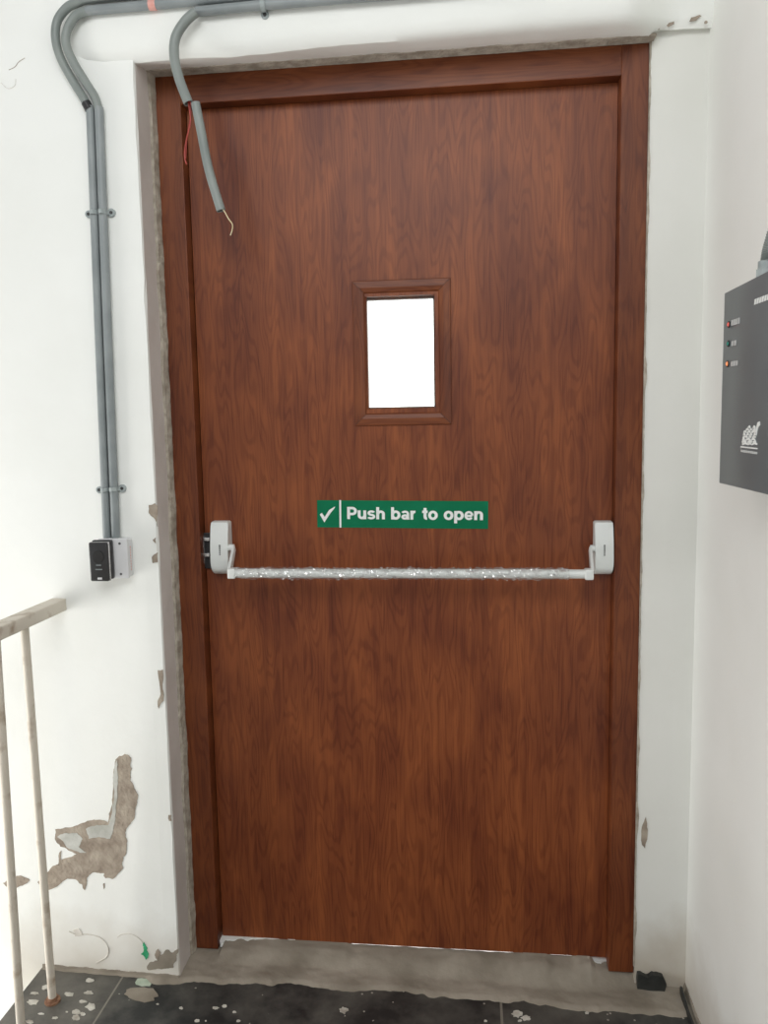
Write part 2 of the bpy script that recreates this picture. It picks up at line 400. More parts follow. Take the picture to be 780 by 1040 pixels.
# wall left of the door, its corner worn ragged
bm = bmesh.new()
rows = 110; rnd = random.Random(3); prev = None
for i in range(rows + 1):
    z = -1.8 + 4.0 * i / rows if i < 50 else 0.0 + (2.9) * (i - 50) / (rows - 50)
    j = (noise.noise(Vector((0, 0, z * 14))) * 0.006 + rnd.uniform(-0.0012, 0.0012)) if i >= 50 else 0
    if i < 50: z = -1.8 + 1.8 * i / 50
    a = -0.0055
    r = [bm.verts.new(p) for p in ((-2.6, 0.15, z), (-2.6, WY, z), (a - 0.03, WY, z), (a - .001 + j * .5, WY + .001, z), (a + .001, WY + .006 + abs(j), z), (a, -0.04, z), (a, 0.15, z))]
    if prev:
        for k in range(7):
            f = bm.faces.new((prev[k], prev[(k + 1) % 7], r[(k + 1) % 7], r[k]))
            f.material_index = 1 if k in (4, 5) else 0
    else: bm.faces.new(r)
    prev = r
bm.faces.new(prev)
wall_l = obj('wall_back', bm, ['wall', 'reveal'], kind='structure')

# rough cement strip between the reveal and the frame
bm = bmesh.new(); rnd = random.Random(5); prev = None
for i in range(161):
    z = -0.0 + 2.045 * i / 160
    e = -0.027 + noise.noise(Vector((3, 0, z * 9))) * 0.007 + rnd.uniform(-.002, .002)
    f0 = 0.0015 + noise.noise(Vector((9, 2, z * 16))) * 0.003 + rnd.uniform(-.0008, .0008)
    r = [bm.verts.new(p) for p in ((-0.0056, e, z), (-0.001, e + .004, z), (f0, -0.006, z), (f0, 0.003, z), (-0.006, 0.003, z))]
    if prev:
        for k in range(5): bm.faces.new((prev[k], prev[(k + 1) % 5], r[(k + 1) % 5], r[k]))
    else: bm.faces.new(r)
    prev = r
bm.faces.new(prev)
obj('trim_1', bm, 'rough', kind='structure')

# lintel beam over the door, hand-plastered, a little proud of the wall
BY = -0.116
def headline(x): return 78 - 0.0696 * (x - 157)          # photo row of the frame's top edge
zin = at(400, headline(400) - 7.0, 1, -0.030).z           # inner edge of the white soffit
zbL, zbR = at(250, 53, 1, BY).z, at(560, 24, 1, BY).z
bm = bmesh.new(); prev = None
nx = 120
for i in range(nx + 1):
    x = -0.17 + (RX + 0.01 + 0.17) * i / nx
    w1 = noise.noise(Vector((x * 6, 1, 0))) * 0.004 + noise.noise(Vector((x * 23, 4, 0))) * 0.0018
    w2 = noise.noise(Vector((x * 9, 7, 0))) * 0.003 + noise.noise(Vector((x * 33, 7, 0))) * 0.002
    t = max(0.0, min(1.0, (x + 0.17) / 0.10)); by = WY + 0.002 + (BY - WY - .002) * t      # dies into the wall at its left end
    tr = max(0.0, min(1.0, (x - 0.98) / 0.12)); tr = tr * tr * (3 - 2 * tr)                  # and into the pilaster on the right
    by = by + (-0.030 - by) * tr
    zl = zbL + (zbR - zbL) * max(0, min(1, (x - .2) / .6)) + w1
    zl = zl + (2.058 + .5 * w1 - zl) * tr
    zi = zin + w2 * .5; zi = zi + (2.054 + w1 - zi) * max(0, min(1, (x - 1.046) / .01))
    prof = [(0.15, 2.8), (by, 2.8), (by, zl + 0.070), (by + 0.001, zl + 0.048), (by + 0.004 - .002 * tr, zl + 0.030), (by + 0.010 - .007 * tr, zl + 0.014), (by + 0.022 - .016 * tr, zl + 0.002 + .002 * (1 - tr)), (by + .036 - .027 * tr, zl + (zi - zl) * .35),
            (-0.050 + .030 * tr + w2, zi - .002), (-0.030 + .018 * tr + w2 * 1.5, zi), (-0.002, zi + .012), (0.15, zi + .012)]
    r = [bm.verts.new((x, p[0], p[1])) for p in prof]
    if prev:
        n = len(r)
        for k in range(n):
            bm.faces.new((prev[k], prev[(k + 1) % n], r[(k + 1) % n], r[k]))
    else: bm.faces.new(r)
    prev = r
bm.faces.new(prev)
beam = obj('trim_2', bm, 'wall', kind='structure', smooth=True)
# rough cement packing above the frame
bm = bmesh.new(); prev = None; rnd = random.Random(8)
for i in range(181):
    x = -0.006 + 1.062 * i / 180
    a = noise.noise(Vector((x * 14, 3, 3))) * 0.003 + rnd.uniform(-.001, .001)
    r = [bm.verts.new(p) for p in ((x, -0.034 + a, zin + .001), (x, -0.031 + a, zin - .0015 + a * .3), (x, -0.004, 2.0400 + a * .3), (x, 0.02, 2.0408), (x, 0.02, 2.055), (x, -0.01, 2.055))]
    if prev:
        for k in range(6): bm.faces.new((prev[k], prev[(k + 1) % 6], r[(k + 1) % 6], r[k]))
    else: bm.faces.new(r)
    prev = r
bm.faces.new(prev)
obj('trim_3', bm, 'rough', kind='structure')

# pilaster right of the door
bm = bmesh.new(); box(bm, (1.0515, -0.005, -0.10), (RX + 0.02, 0.15, 2.075)); pil = obj('trim_4', bm, 'pilaster', kind='structure')
# ragged dark joint between frame and pilaster
bm = bmesh.new(); rnd = random.Random(11); prev = None
for i in range(201):
    z = 0.02 + 2.02 * i / 200
    a = max(0.0, noise.noise(Vector((1, 5, z * 12))) * 0.006 + 0.0006 + rnd.uniform(-.0007, .0007))
    r = [bm.verts.new(p) for p in ((1.0485, -0.0062, z), (1.0508 + a, -0.0062, z), (1.0508 + a, -0.004, z), (1.0485, -0.001, z))]
    if prev:
        for k in range(4): bm.faces.new((prev[k], prev[(k + 1) % 4], r[(k + 1) % 4], r[k]))
    else: bm.faces.new(r)
    prev = r
bm.faces.new(prev)
obj('joint_filler', bm, 'rough', parent=pil)
# wall on the right
bm = bmesh.new(); box(bm, (RX, -2.6, -0.2), (RX + .12, 0.15, 2.8)); wall_r = obj('wall_right', bm, 'wall', kind='structure')

# cement threshold and screed in front of the door: one worked surface
def crest(x):                    # height of the crest under the leaf
    def gap(a, b, d): 
        return -d * max(0.0, min(1.0, (x - a) / .01, (b - x) / .01))
    h = 0.0135
    h += gap(.375, .80, .0050 + .0022 * noise.noise(Vector((x * 30, 0, 0)))) + gap(.855, .925, .0045) + gap(.955, 1.01, .012)
    return h
bm = bmesh.new(); NX, NY = 220, 80; g = []
for i in range(NX + 1):
    x = -0.135 + 1.310 * i / NX; row = []
    for j in range(NY + 1):
        y = -0.19 + 0.25 * j / NY
        e = noise.noise(Vector((x * 7, 0, 2))) * 0.016 + noise.noise(Vector((x * 26, 0, 5))) * 0.008 + noise.noise(Vector((x * 70, y * 40, 5))) * 0.004
        foot = -0.088 + e - .016 * max(0, min(1, (.25 - x) / .15)) - .022 * max(0, min(1, (.03 - x) / .05)) + .05 * max(0, min(1, (-.07 - x) / .065))
        base = fz(x)
        low = base + 0.005 * max(-2, min(1, (y - foot) / 0.012))
        kn = -0.042 + noise.noise(Vector((x * 5, 1, 9))) * 0.014 + 0.016 * max(0, (x - .8) / .25)
        t = max(0.0, min(1.0, (y - kn) / 0.050)); t = t * t * (3 - 2 * t)
        top = crest(x) - 0.004 + (0.004 * max(0, min(1, (y - .0) / .03)))
        if 1.04 < x: top = min(top, 0.0)
        if x < 0.062 or (x > .99 and y < .028): top = min(top, -0.001)
        z = low + (top - low) * t + noise.noise(Vector((x * 40, y * 60, 0))) * 0.0016 * (1 if y < .028 else 0)
        if y > .037: z -= 1.25 * (y - .037)
        row.append(bm.verts.new((x, y, z)))
    g.append(row)
for i in range(NX):
    for j in range(NY): bm.faces.new((g[i][j], g[i + 1][j], g[i + 1][j + 1], g[i][j + 1]))
# skirt down at the back and underneath
for i in range(NX):
    pass
bk = [bm.verts.new((r[-1].co.x, 0.09, -0.08)) for r in g]
for i in range(NX): bm.faces.new((g[i][-1], g[i + 1][-1], bk[i + 1], bk[i]))
obj('floor_threshold', bm, 'cement', kind='structure', smooth=True)

# cement fillet along the foot of the left wall and of the right wall
def fillet(name, pts, h, wdt, parent, seed, side):
    bm = bmesh.new(); prev = None; n = 60
    a, b = Vector(pts[0]), Vector(pts[1]); 
    for i in range(n + 1):
        p = a.lerp(b, i / n); k = noise.noise(Vector((i * .23, seed, 0))) * .35 + noise.noise(Vector((i * .7, seed, 3))) * .2
        hh = h * (1 + k); ww = wdt * (1 - k)
        z = fz(p.x)
        r = [bm.verts.new(q) for q in (p + Vector((0, 0, z - .01)) - Vector(side) * .004, p + Vector((0, 0, z + hh)) - Vector(side) * .004, p + Vector((0, 0, z + hh)) + Vector(side) * 0.002,
             p + Vector((0, 0, z + hh * .35)) + Vector(side) * ww * .35, p + Vector((0, 0, z + .001)) + Vector(side) * ww, p + Vector((0, 0, z - .01)) + Vector(side) * ww)]
        if prev:
            for q in range(6): bm.faces.new((prev[q], prev[(q + 1) % 6], r[(q + 1) % 6], r[q]))
        else: bm.faces.new(r)
        prev = r
    bm.faces.new(prev)
    return obj(name, bm, 'cement', kind='structure', smooth=True)
fillet('baseboard_back', ((xl + .002, WY, 0), (-0.006, WY, 0)), 0.009, 0.008, None, 2.0, (0, -1, 0))
fillet('baseboard_right', ((RX, -0.006, 0), (RX, -1.6, 0)), 0.022, 0.014, None, 6.0, (-1, 0, 0))
# black stone skirting block at the foot of the pilaster, broken top edge
bm = bmesh.new()
o4 = [at(p.x, p.y, 1, -.018) for p in ragged([(648,1013),(648,990),(653,991),(658,993),(663,990),(669,991),(674,993),(677,1001),(675,1013),(662,1015)], 1.0, 2, 90)]
flatprism(bm, o4, (0, .014, 0)); obj('trim_5', bm, 'blackpaint', kind='structure')
bm = bmesh.new()
a = [(-.022, .010), (-.028, .012), (-.08, .000), (-.4, .004), (-1.2, .0), (-1.2, -.05), (-.022, -.05)]
prism(bm, [(RX - .012, y, z - .02) for y, z in a], (-.004, 0, 0)); obj('trim_6', bm, 'blackpaint', kind='structure')

# bare and stained marks on the walls (thin worked patches, parts of the wall)
def wallmark(name, px, amp, mat, parent, axis=1, val=WY, th=.0012, levels=3, seed=0, lift=0.0):
    q = ragged(px, amp, levels, seed)
    s = -1
    pts = []
    for p in q:
        v = at(p.x, p.y, axis, val + s * (th + lift)); pts.append(v)
    d = [0, 0, 0]; d[axis] = -s * (th + lift + .0005)
    bm = bmesh.new(); flatprism(bm, pts, d)
    return obj(name, bm, mat, parent=parent)
big = [(126,766),(133,770),(134,781),(132,793),(137,802),(140,807),(139,816),(136,832),(127,846),(128.5,863),(125,870),(125,882),(114,893),(107,892),(106,887),(95,886),(88,892),(86,904),(78,894),(66,894),(49,904),(38,896),(53,880),(62,874),(73,870),(78,868),(66,861),(57.6,856),(56,842.5),(75.7,839),(88,834),(102,833),(109,836),(114,817),(115,798),(116.5,776),(121,768)]
wallmark('bare_patch', big, 1.6, 'patch', wall_l, seed=1)
wallmark('primer_patch', [(110,838),(114,818),(115.5,800),(116,782),(119,772),(120,790),(119,812),(117,832),(112,852),(100,850),(90,852),(87,842),(98,838)], 1.2, 'primer', wall_l, seed=2, lift=.0006)
wallmark('primer_patch', [(58,850),(68,846),(78,846),(84,852),(80,860),(88,866),(76,864),(66,858)], 1.4, 'primer', wall_l, seed=3, lift=.0006)
wallmark('bare_patch', [(3,897),(12,892),(22,890),(30,894),(20,900),(8,902)], 1.5, 'patch', wall_l, seed=4)
wallmark('bare_patch', [(59,878),(60,866),(62,864),(62,874),(60,880)], .8, 'patch', wall_l, seed=5)
wallmark('bare_patch', [(104.5,898),(106,897),(106,902),(105,903)], .3, 'patch', wall_l, seed=51)
for i, q in enumerate([[(151,513),(157,511),(160,514),(160,535),(157,527),(151,521)], [(154,566),(160,561),(160,571),(155,572)],
                       [(160,681),(165,680),(165,700),(166,712),(161,720),(160,715),(163,705)], [(171,828),(174,828),(174,834),(172,834)], [(155,548),(158,546),(158,552)]]):
    wallmark('chipped_edge', q, .9, 'patch', wall_l, seed=20 + i, levels=2)
for i, q in enumerate([[(652,840),(656,830),(658,843),(655,862),(652,858)]]):
    wallmark('chipped_edge', q, .9, 'patch', pil, val=-.005, seed=30 + i, levels=2)
for i, (cx, cy, rx, ry) in enumerate([(683, 21, 2.2, 5), (706, 18, 6, 2.2), (718, 22, 2.5, 2.2), (680.5, 25, 4.5, 2.2), (666, 28, 3, 1.6)]):
    pass
def crack(name, pts, wd, mat, parent, axis=1, val=WY):
    bm = bmesh.new(); P = catmull([at(x, y, axis, val - (.0004)) for x, y in pts], 6)
    tube(bm, P, wd, 6, rfun=lambda i, k, r: r * (0.7 + 0.5 * noise.noise(Vector((i * .9, 0, 0)))))
    return obj(name, bm, mat, parent=parent)
crack('hairline_crack', [(9,71),(15,68),(19,63),(25,59)], .0009, 'patch', wall_l)
crack('hairline_crack', [(1,84),(8,90),(15,87),(16,80)], .0006, 'smudge', wall_l)
crack('smudge_line', [(70,946),(78,949),(90,949),(103,953),(110,963),(108,972),(98,978)], .0018, 'smudge', wall_l)
crack('smudge_line', [(119,952),(124,949),(134,949),(143,955),(146,962)], .0013, 'smudge', wall_l)
wallmark('smudge_patch', [(74,945),(80,943),(84,950),(76,951)], 1, 'smudge', wall_l, seed=41)
wallmark('green_stain', [(146,957),(148,961),(149,966),(151,970),(148,975),(146,971),(143,969),(146,964)], 1.4, 'greenstain', wall_l, seed=42)
wallmark('crumbled_corner', [(158,966),(163,970),(168,965),(174,968),(181,964),(179,976),(176,983),(166,984),(150,985),(154,977),(161,975)], 2.2, 'cement', wall_l, seed=43)
wallmark('crumbled_corner', [(157,970),(160,964),(163,968),(160,976)], 1, 'patch', wall_l, seed=44, lift=.0005)
# crumbled paint line where the beam meets the pilaster
for i, (cx, cy, rx, ry) in enumerate([(668, 28.5, 3.2, 1.7), (681, 24.5, 4.5, 1.8), (706, 18.5, 5.5, 2.0), (717, 22.5, 1.6, 1.4)]):
    wallmark('chipped_paint', blobpts(cx, cy, rx, ry, 50 + i, 9, .3, -.35), .5, 'patch', beam, val=-.030, seed=i, levels=1, th=.001)

# paint drips and cement splashes on the floor
def floorblob(bm, cx, cy, rx, ry, seed, th=.0012, j=.28, rot=0.0, n=14):
    pts = [onfloor(x, y, .0) for x, y in blobpts(cx, cy, rx, ry, seed, n, j, rot)]
    prism(bm, [p + FN * th for p in pts], -FN * (th + .001))
bm = bmesh.new()
for i, q in enumerate([(91,996,4,2),(90,1008.5,4.5,1.8),(84,1017.5,3.6,1.6),(92,1023,5,3.4),(78,1028,4.2,2.8),(84,1030,2.6,1.6),(77,1034,3.6,3),(33,1018,6,3),(35,1009,4,1.4),(56,1034,3,1.3),(46,1003,3.5,2.2),(70,1010,4.5,2.2),(42,1030,3,1),(30,1038,4,2),
                       (184,1024,2,1.3),(219,1024,2.8,1.4),(228,1022,2.6,1.6),(238,1028,2,1.0),(200,1037,2.6,1.5),(242,1037,2.2,1.2),(160,1020,1.2,.7),(209,1037,.9,.7),
                       (349,1026.5,4,3),(493,1037,1.6,1.2),(525,1030,5.2,3.2),(534,1034,4.4,2.6),(528,1037,2,1),(596,1029,1.8,1.2),(68,1028,1.5,.8)]):
    floorblob(bm, *q, seed=i)
tag(obj('paint_splashes', bm, 'splat'), kind='stuff')
bm = bmesh.new(); floorblob(bm, 144, 1010, 17, 7.5, 71, j=.14, n=22); obj('paint_spill', bm, 'cement', parent=floor)
bm = bmesh.new(); floorblob(bm, 146, 998, 8, 4, 72, j=.25); obj('paint_spill', bm, 'palegreen', parent=floor)
# white plaster scraped along the leaf foot; right patch is gap daylight painted white
bm = bmesh.new()
for sd, q in enumerate(([(222,954),(223,949.5),(230,948.5),(246,950),(268,951.5),(300,952.8),(300,954.2),(278,953.6),(262,953.4),(252,954.6),(243,952.8),(235,954.5),(229,954),(224,959)], [(597,969.5),(618,971),(618,975),(610,977.5),(604,976),(600,973)])):
    pts = [at(p.x, p.y, 2, .0145 if sd == 0 else .004) for p in ragged(q, 1.1, 2, 60 + sd)]
    flatprism(bm, pts, (0, 0, -.008))
tag(obj('scrapings_and_gap_daylight', bm, 'white'), kind='stuff')

# ---------------------------------------------------------------- door
door = thing('door_1', (0.525, 0.0, 0.0), kind='structure')
LY = 0.032                                      # face of the leaf
FW = 0.056
ZT = 2.0405
def stile(x0, x1, inner, z0=0.0):
    bm = bmesh.new()
    box(bm, (x0, 0, z0), (x1, 0.09, ZT), 0.0018, 2)
    return bm
fr = obj('door_frame', stile(0, FW, 1), 'wood_f', door)
tag(fr)
f2 = obj('frame_jamb', stile(1.05 - FW, 1.05, -1), 'wood_f', fr)
bm = bmesh.new(); box(bm, (FW - .0005, 0.0006, ZT - .060), (1.05 - FW + .0005, 0.09, ZT), 0.0015, 2)
obj('frame_head', bm, 'wood_h', fr)
# rebate stop behind the leaf
# leaf with window hole
wx0, wz1 = at(369.5, 301.5, 1, LY + .004)[0], at(369.5, 301.5, 1, LY)[2]
wx1, wz0 = at(442.5, 414, 1, LY + .004)[0], at(442.5, 414, 1, LY)[2]
lx0, lx1, lz0, lz1 = FW + .002, 1.05 - FW - .0008, 0.0125, ZT - .0608
bm = bmesh.new()
T = LY + 0.040
def ringq(y, flip):
    o = [(lx0, y, lz0), (lx1, y, lz0), (lx1, y, lz1), (lx0, y, lz1)]
    i = [(wx0, y, wz0), (wx1, y, wz0), (wx1, y, wz1), (wx0, y, wz1)]
    return [bm.verts.new(p) for p in o], [bm.verts.new(p) for p in i]
fo, fi = ringq(LY, 0); bo, bi = ringq(T, 1)
for k in range(4):
    n = (k + 1) % 4
    bm.faces.new((fo[k], fo[n], fi[n], fi[k])); bm.faces.new((bo[n], bo[k], bi[k], bi[n]))
    bm.faces.new((fo[n], fo[k], bo[k], bo[n])); bm.faces.new((fi[k], fi[n], bi[n], bi[k]))
leaf = obj('door_leaf', bm, 'wood_v', door)
# dark gap/edge band round the leaf
bm = bmesh.new()
box(bm, (FW - .001, LY + .010, .02), (lx0 + .001, T, lz1)); box(bm, (lx1 - .001, LY + .006, .02), (1.05 - FW + .001, T, lz1)); box(bm, (lx0, LY + .006, lz1 - .001), (lx1, T, lz1 + .002))
obj('door_seal', bm, 'seal', leaf)
# window beading: mitred moulding, window glass
def beading(name, x0, x1, z0, z1, prof, mats, parent):
    """prof: list of (inset from outer edge, y)"""
    bm = bmesh.new(); loops = []
    for ins, y in prof:
        loops.append([bm.verts.new(p) for p in ((x0 + ins, y, z0 + ins), (x1 - ins, y, z0 + ins), (x1 - ins, y, z1 - ins), (x0 + ins, y, z1 - ins))])
    for a, b in zip(loops, loops[1:]):
        for k in range(4):
            n = (k + 1) % 4; f = bm.faces.new((a[k], a[n], b[n], b[k])); f.material_index = 0 if k in (1, 3) else 1
    return obj(name, bm, mats, parent)
ox0, oz1 = at(357, 286, 1, LY - .004)[0], at(357, 285.5, 1, LY - .004)[2]
ox1, oz0 = at(459, 431, 1, LY - .004)[0], at(459, 431, 1, LY - .004)[2]
gi = (wx0 - ox0 + ox1 - wx1) / 2
bd = beading('window_beading', ox0, ox1, oz0, oz1, [(0, LY + .001), (.0005, LY - .003), (.002, LY - .0040), (.016, LY - .0050), (gi - .006, LY - .0030), (gi + .0008, LY + .004), (gi + .0008, LY + .0075)], ['wood_f', 'wood_h'], leaf)
bm = bmesh.new()
for (a, b) in (((ox0, oz0), (ox0 + gi, oz0 + gi)), ((ox1, oz0), (ox1 - gi, oz0 + gi)), ((ox1, oz1), (ox1 - gi, oz1 - gi)), ((ox0, oz1), (ox0 + gi, oz1 - gi))):
    A = Vector((a[0], LY - .0044, a[1])); B = Vector((b[0], LY - .0034, b[1])); A = A.lerp(B, .08); B = A.lerp(B, .8)
    tube(bm, [A, A.lerp(B, .5) + Vector((0, -.0012, 0)), B], .0005, 6)
obj('mitre_joint', bm, 'seal', bd)
bm = bmesh.new(); box(bm, (wx0 - .0005, LY + .007, wz0 - .0005), (wx1 + .0005, LY + .012, wz1 + .0005)); obj('window_glass', bm, 'glass', leaf)
# fix the glass rebate: leaf hole is the same size so give the pane a bead behind
bm = bmesh.new()
for lo, hi in (((wx0, LY + .024, wz0), (wx0 + .004, T, wz1)), ((wx1 - .004, LY + .024, wz0), (wx1, T, wz1)), ((wx0, LY + .024, wz0), (wx1, T, wz0 + .004)), ((wx0, LY + .024, wz1 - .004), (wx1, T, wz1))): box(bm, lo, hi)
obj('glazing_bead', bm, 'wood_f', leaf)
# latch keeper at the left edge beside the device
kp = at(209, 541, 1, LY - .002); kq = at(209, 577, 1, LY - .002)
bm = bmesh.new(); box(bm, (at(204.5, 541, 1, LY - .004)[0], LY - .006, kq.z), (at(214, 541, 1, LY - .004)[0], LY, kp.z), .0008); 
keep = obj('latch_plate', bm, 'black', leaf); keep['label'] = 'black latch plate with two steel bolts'
bm = bmesh.new()
for yy in (547.5, 563.5):
    c = at(209.5, yy, 1, LY - .010)
    box(bm, (c.x - .0065, LY - .014, c.z - .0042), (c.x + .0085, LY - .004, c.z + .0042), .0012)
box(bm, (c.x - .0060, LY - .009, c.z - .02), (c.x - .0045, LY - .005, c.z + .045))
obj('latch_bolt', bm, 'chrome', keep)

# ---------------------------------------------------------------- panic bar
CY = 0.006
pb = thing('push_bar', (at(415, 582, 1, -.04).x, LY, at(415, 582, 1, -.04).z), 'silver grey horizontal push bar across the wood door, partly wrapped in clear plastic film', 'push bar')
def case(x0, x1, zt, zbm, name='end_case'):
    # side profile in (y,z): flat top, bowed front, tapered foot
    prof = [(LY, zt), (CY + .004, zt), (CY + .001, zt - .002), (CY - .001, zt - .012)]
    H = zt - zbm
    for k in range(1, 9):
        t = k / 9; prof.append((CY - .001 - .010 * math.sin(math.pi * .62 * t), zt - .012 - (H - .034) * t))
    for k in range(7):
        a = math.pi / 2 * k / 6; prof.append((LY - .006 - (LY - .006 - CY + .0095 - .0) * math.cos(a), zbm + .022 - .022 * math.sin(a)))
    prof.append((LY, zbm))
    bm = bmesh.new(); prism(bm, [(x0, y, z) for y, z in prof], (x1 - x0, 0, 0))
    es = [e for e in bm.edges if len({round(v.co.x, 5) for v in e.verts}) == 1 and not all(abs(v.co.y - LY) < 1e-5 for v in e.verts)]
    bmesh.ops.bevel(bm, geom=es, offset=.0022, segments=3, affect='EDGES')
    return bm
czt = at(222, 530, 1, CY).z; czb = at(222, 583, 1, CY + .01).z
cxl0, cxl1 = at(214.8, 556, 1, CY).x, at(232.5, 556, 1, CY).x
cxr0, cxr1 = at(604, 556, 1, CY).x, at(622.6, 556, 1, CY).x
cx_mid = (at(415, 582, 1, -.05)).x
zR = at(612, 530, 1, CY).z, at(612, 583.5, 1, CY + .01).z
for side, (x0, x1, zt_, zb_) in (('l', (cxl0, cxl1, czt, czb)), ('r', (cxr0, cxr1, zR[0], zR[1]))):
    ca = obj('end_case', case(x0, x1, zt_, zb_), 'alu', pb, smooth=True)
    bm = bmesh.new(); xm = (x0 + x1) / 2 + (.002 if side == 'l' else -.0)
    zc = (zt_ + zb_) / 2 - .002
    for k in range(6):                                     # small upright word on the case
        z = zc + (k - 2.5) * .0042
        box(bm, (xm - .0014, CY - .0112, z - .0013), (xm + .0014, CY - .0090, z + .0013))
    obj('embossed_mark', bm, 'screw', ca)
# arms
BYY = -0.055
def arm(top, bot, xin):
    bm = bmesh.new()
    y0, z0 = top; y1, z1 = bot; w0, w1 = .010, .013
    d = Vector((0, y1 - y0, z1 - z0)).normalized(); n = Vector((0, -d.z, d.y))
    return d, n
def arm_bm(xt, xb, yt, yb, zt_, zb_, wd):
    bm = bmesh.new()
    a = Vector((xt, yt, zt_)); b = Vector((xb, yb, zb_)); d = (b - a).normalized(); n = Vector((0, d.z, -d.y)).normalized()
    h = Vector((wd / 2, 0, 0)); vs = []
    for c, s in ((a, .0075), (b, .0105)):
        vs.append([bm.verts.new(c + h + n * s), bm.verts.new(c - h + n * s), bm.verts.new(c - h - n * s), bm.verts.new(c + h - n * s)])
    for k in range(4): bm.faces.new((vs[0][k], vs[0][(k + 1) % 4], vs[1][(k + 1) % 4], vs[1][k]))
    bm.faces.new(vs[0]); bm.faces.new(vs[1])
    bmesh.ops.bevel(bm, geom=list(bm.edges), offset=.0012, segments=2, affect='EDGES')
    return bm
zt_l = at(237, 556, 1, .008).z; zb_l = at(231, 582, 1, BYY).z
xl_t, xl_b = at(237.5, 552, 1, .006).x, at(233, 582, 1, BYY).x
zt_r = at(599, 557, 1, .008).z; zb_r = at(602, 583, 1, BYY).z
xr_t, xr_b = at(599.6, 552, 1, .006).x, at(601.5, 582, 1, BYY).x
for xt, xb, zt_, zb_, s in ((xl_t, xl_b, zt_l, zb_l, -1), (xr_t, xr_b, zt_r, zb_r, 1)):
    la = obj('lever_arm', arm_bm(xt, xb, .006, BYY, zt_, zb_, .0065), 'alu', pb, smooth=True)
    bm = bmesh.new(); tube(bm, [(xt - s * 0.0, .006, zt_), (xt + s * .014, .006, zt_)], .008, 16); obj('pivot', bm, 'alu', la, smooth=True)
    # clamp block holding the bar end
    bm = bmesh.new(); box(bm, (min(xb, xb - s * .014) - .002, BYY - .0115, zb_ - .0115), (max(xb, xb - s * .014) + .002, BYY + .0115, zb_ + .0115), .003, 3)
    obj('bar_clamp', bm, 'alu', la, smooth=True)
bl = Vector((xl_b + .006, BYY, zb_l)); br = Vector((xr_b - .006, BYY, zb_r))
bm = bmesh.new(); tube(bm, [bl.lerp(br, k / 6) for k in range(7)], .0098, 24); obj('bar_tube', bm, 'alu', pb, smooth=True)
# crinkled film round the bar
p0 = bl.lerp(br, .012); p1 = bl.lerp(br, .945)
bm = bmesh.new()
def crk(i, k, r):
    q = noise.noise(Vector((i * .45, math.cos(k * .262) * 1.3, math.sin(k * .262) * 1.3))) * .5 + noise.noise(Vector((i * .16, 5 + math.cos(k * .262), math.sin(k * .262)))) * .6
    q2 = noise.noise(Vector((i * 1.3, math.cos(k * .262) * 3, math.sin(k * .262) * 3)))
    return .0112 + .0090 * max(0, abs(q) - .03) + .0012 * q2
tube(bm, [p0.lerp(p1, k / 260) for k in range(261)], .0118, 24, rfun=crk)
bmesh.ops.delete(bm, geom=[f for f in bm.faces if len(f.verts) > 4], context='FACES_ONLY')
o = obj('plastic_film', bm, 'film', pb); o['label'] = 'crinkled clear plastic film'

# ---------------------------------------------------------------- sign
sA, sB, sC = at(322, 508, 1, LY), at(496, 509, 1, LY), at(322, 535.5, 1, LY)
ux = (sB - sA); W_ = ux.length; ux.normalize(); H_ = (sA - sC).length
uz = Vector((-ux.z, 0, ux.x))
sign = thing('door_sign', (sA + sB + 2 * sC - 2 * sA) / 2 if False else sA + ux * W_ / 2 - uz * H_ / 2, 'green rectangular sticker reading Push bar to open, above the push bar on the door', 'sign')
def sq(u, v, y=0.0): return sA + ux * (u * W_) - uz * (v * H_) + Vector((0, y, 0))
bm = bmesh.new(); prism(bm, [sq(0, 0, -.0012), sq(1, 0, -.0012), sq(1, 1, -.0012), sq(0, 1, -.0012)], (0, .0012, 0)); obj('sign_plate', bm, 'green', sign)
bm = bmesh.new(); u = (112 - 8) / 752
prism(bm, [sq(u - .0055, -.01, -.0016), sq(u + .0055, -.01, -.0016), sq(u + .0055, 1.0, -.0016), sq(u - .0055, 1.0, -.0016)], (0, .0006, 0)); obj('divider_line', bm, 'white', sign)
bm = bmesh.new()
ck = [(20,138),(29,130),(42,148),(62,118),(88,103),(88,108),(66,134),(40,172)]
prism(bm, [sq((x - 8) / 752, (y - 76) / 118, -.0016) for x, y in ck], (0, .0006, 0)); obj('tick_mark', bm, 'white', sign)
def text_mesh(name, txt, mat, parent, origin, ex, ez, height, width=None, bold=0.0, shear=0.0, normal=Vector((0, -1, 0)), depth=.0006):
    cu = bpy.data.curves.new('tmp', 'FONT'); cu.body = txt; cu.size = 1.0; cu.offset = bold; cu.shear = shear; cu.fill_mode = 'FRONT'; cu.space_character = 1.06
    to = bpy.data.objects.new('tmp', cu); COL.objects.link(to)
    dg = bpy.context.evaluated_depsgraph_get(); dg.update()
    me = bpy.data.meshes.new_from_object(to.evaluated_get(dg))
    bpy.data.objects.remove(to)
    xs = [v.co.x for v in me.vertices]; ys = [v.co.y for v in me.vertices]
    x0, x1, y0, y1 = min(xs), max(xs), min(ys), max(ys)
    sy = height / (y1 - y0); sx = (width / (x1 - x0)) if width else sy
    bm = bmesh.new(); bm.from_mesh(me); bpy.data.meshes.remove(me)
    for v in bm.verts: v.co = origin + ex * ((v.co.x - x0) * sx) + ez * ((v.co.y - y0) * sy) + normal * depth
    r = bmesh.ops.extrude_face_region(bm, geom=list(bm.faces))
    for v in [e for e in r['geom'] if isinstance(e, bmesh.types.BMVert)]: v.co -= normal * (depth * .9)
    return obj(name, bm, mat, parent)
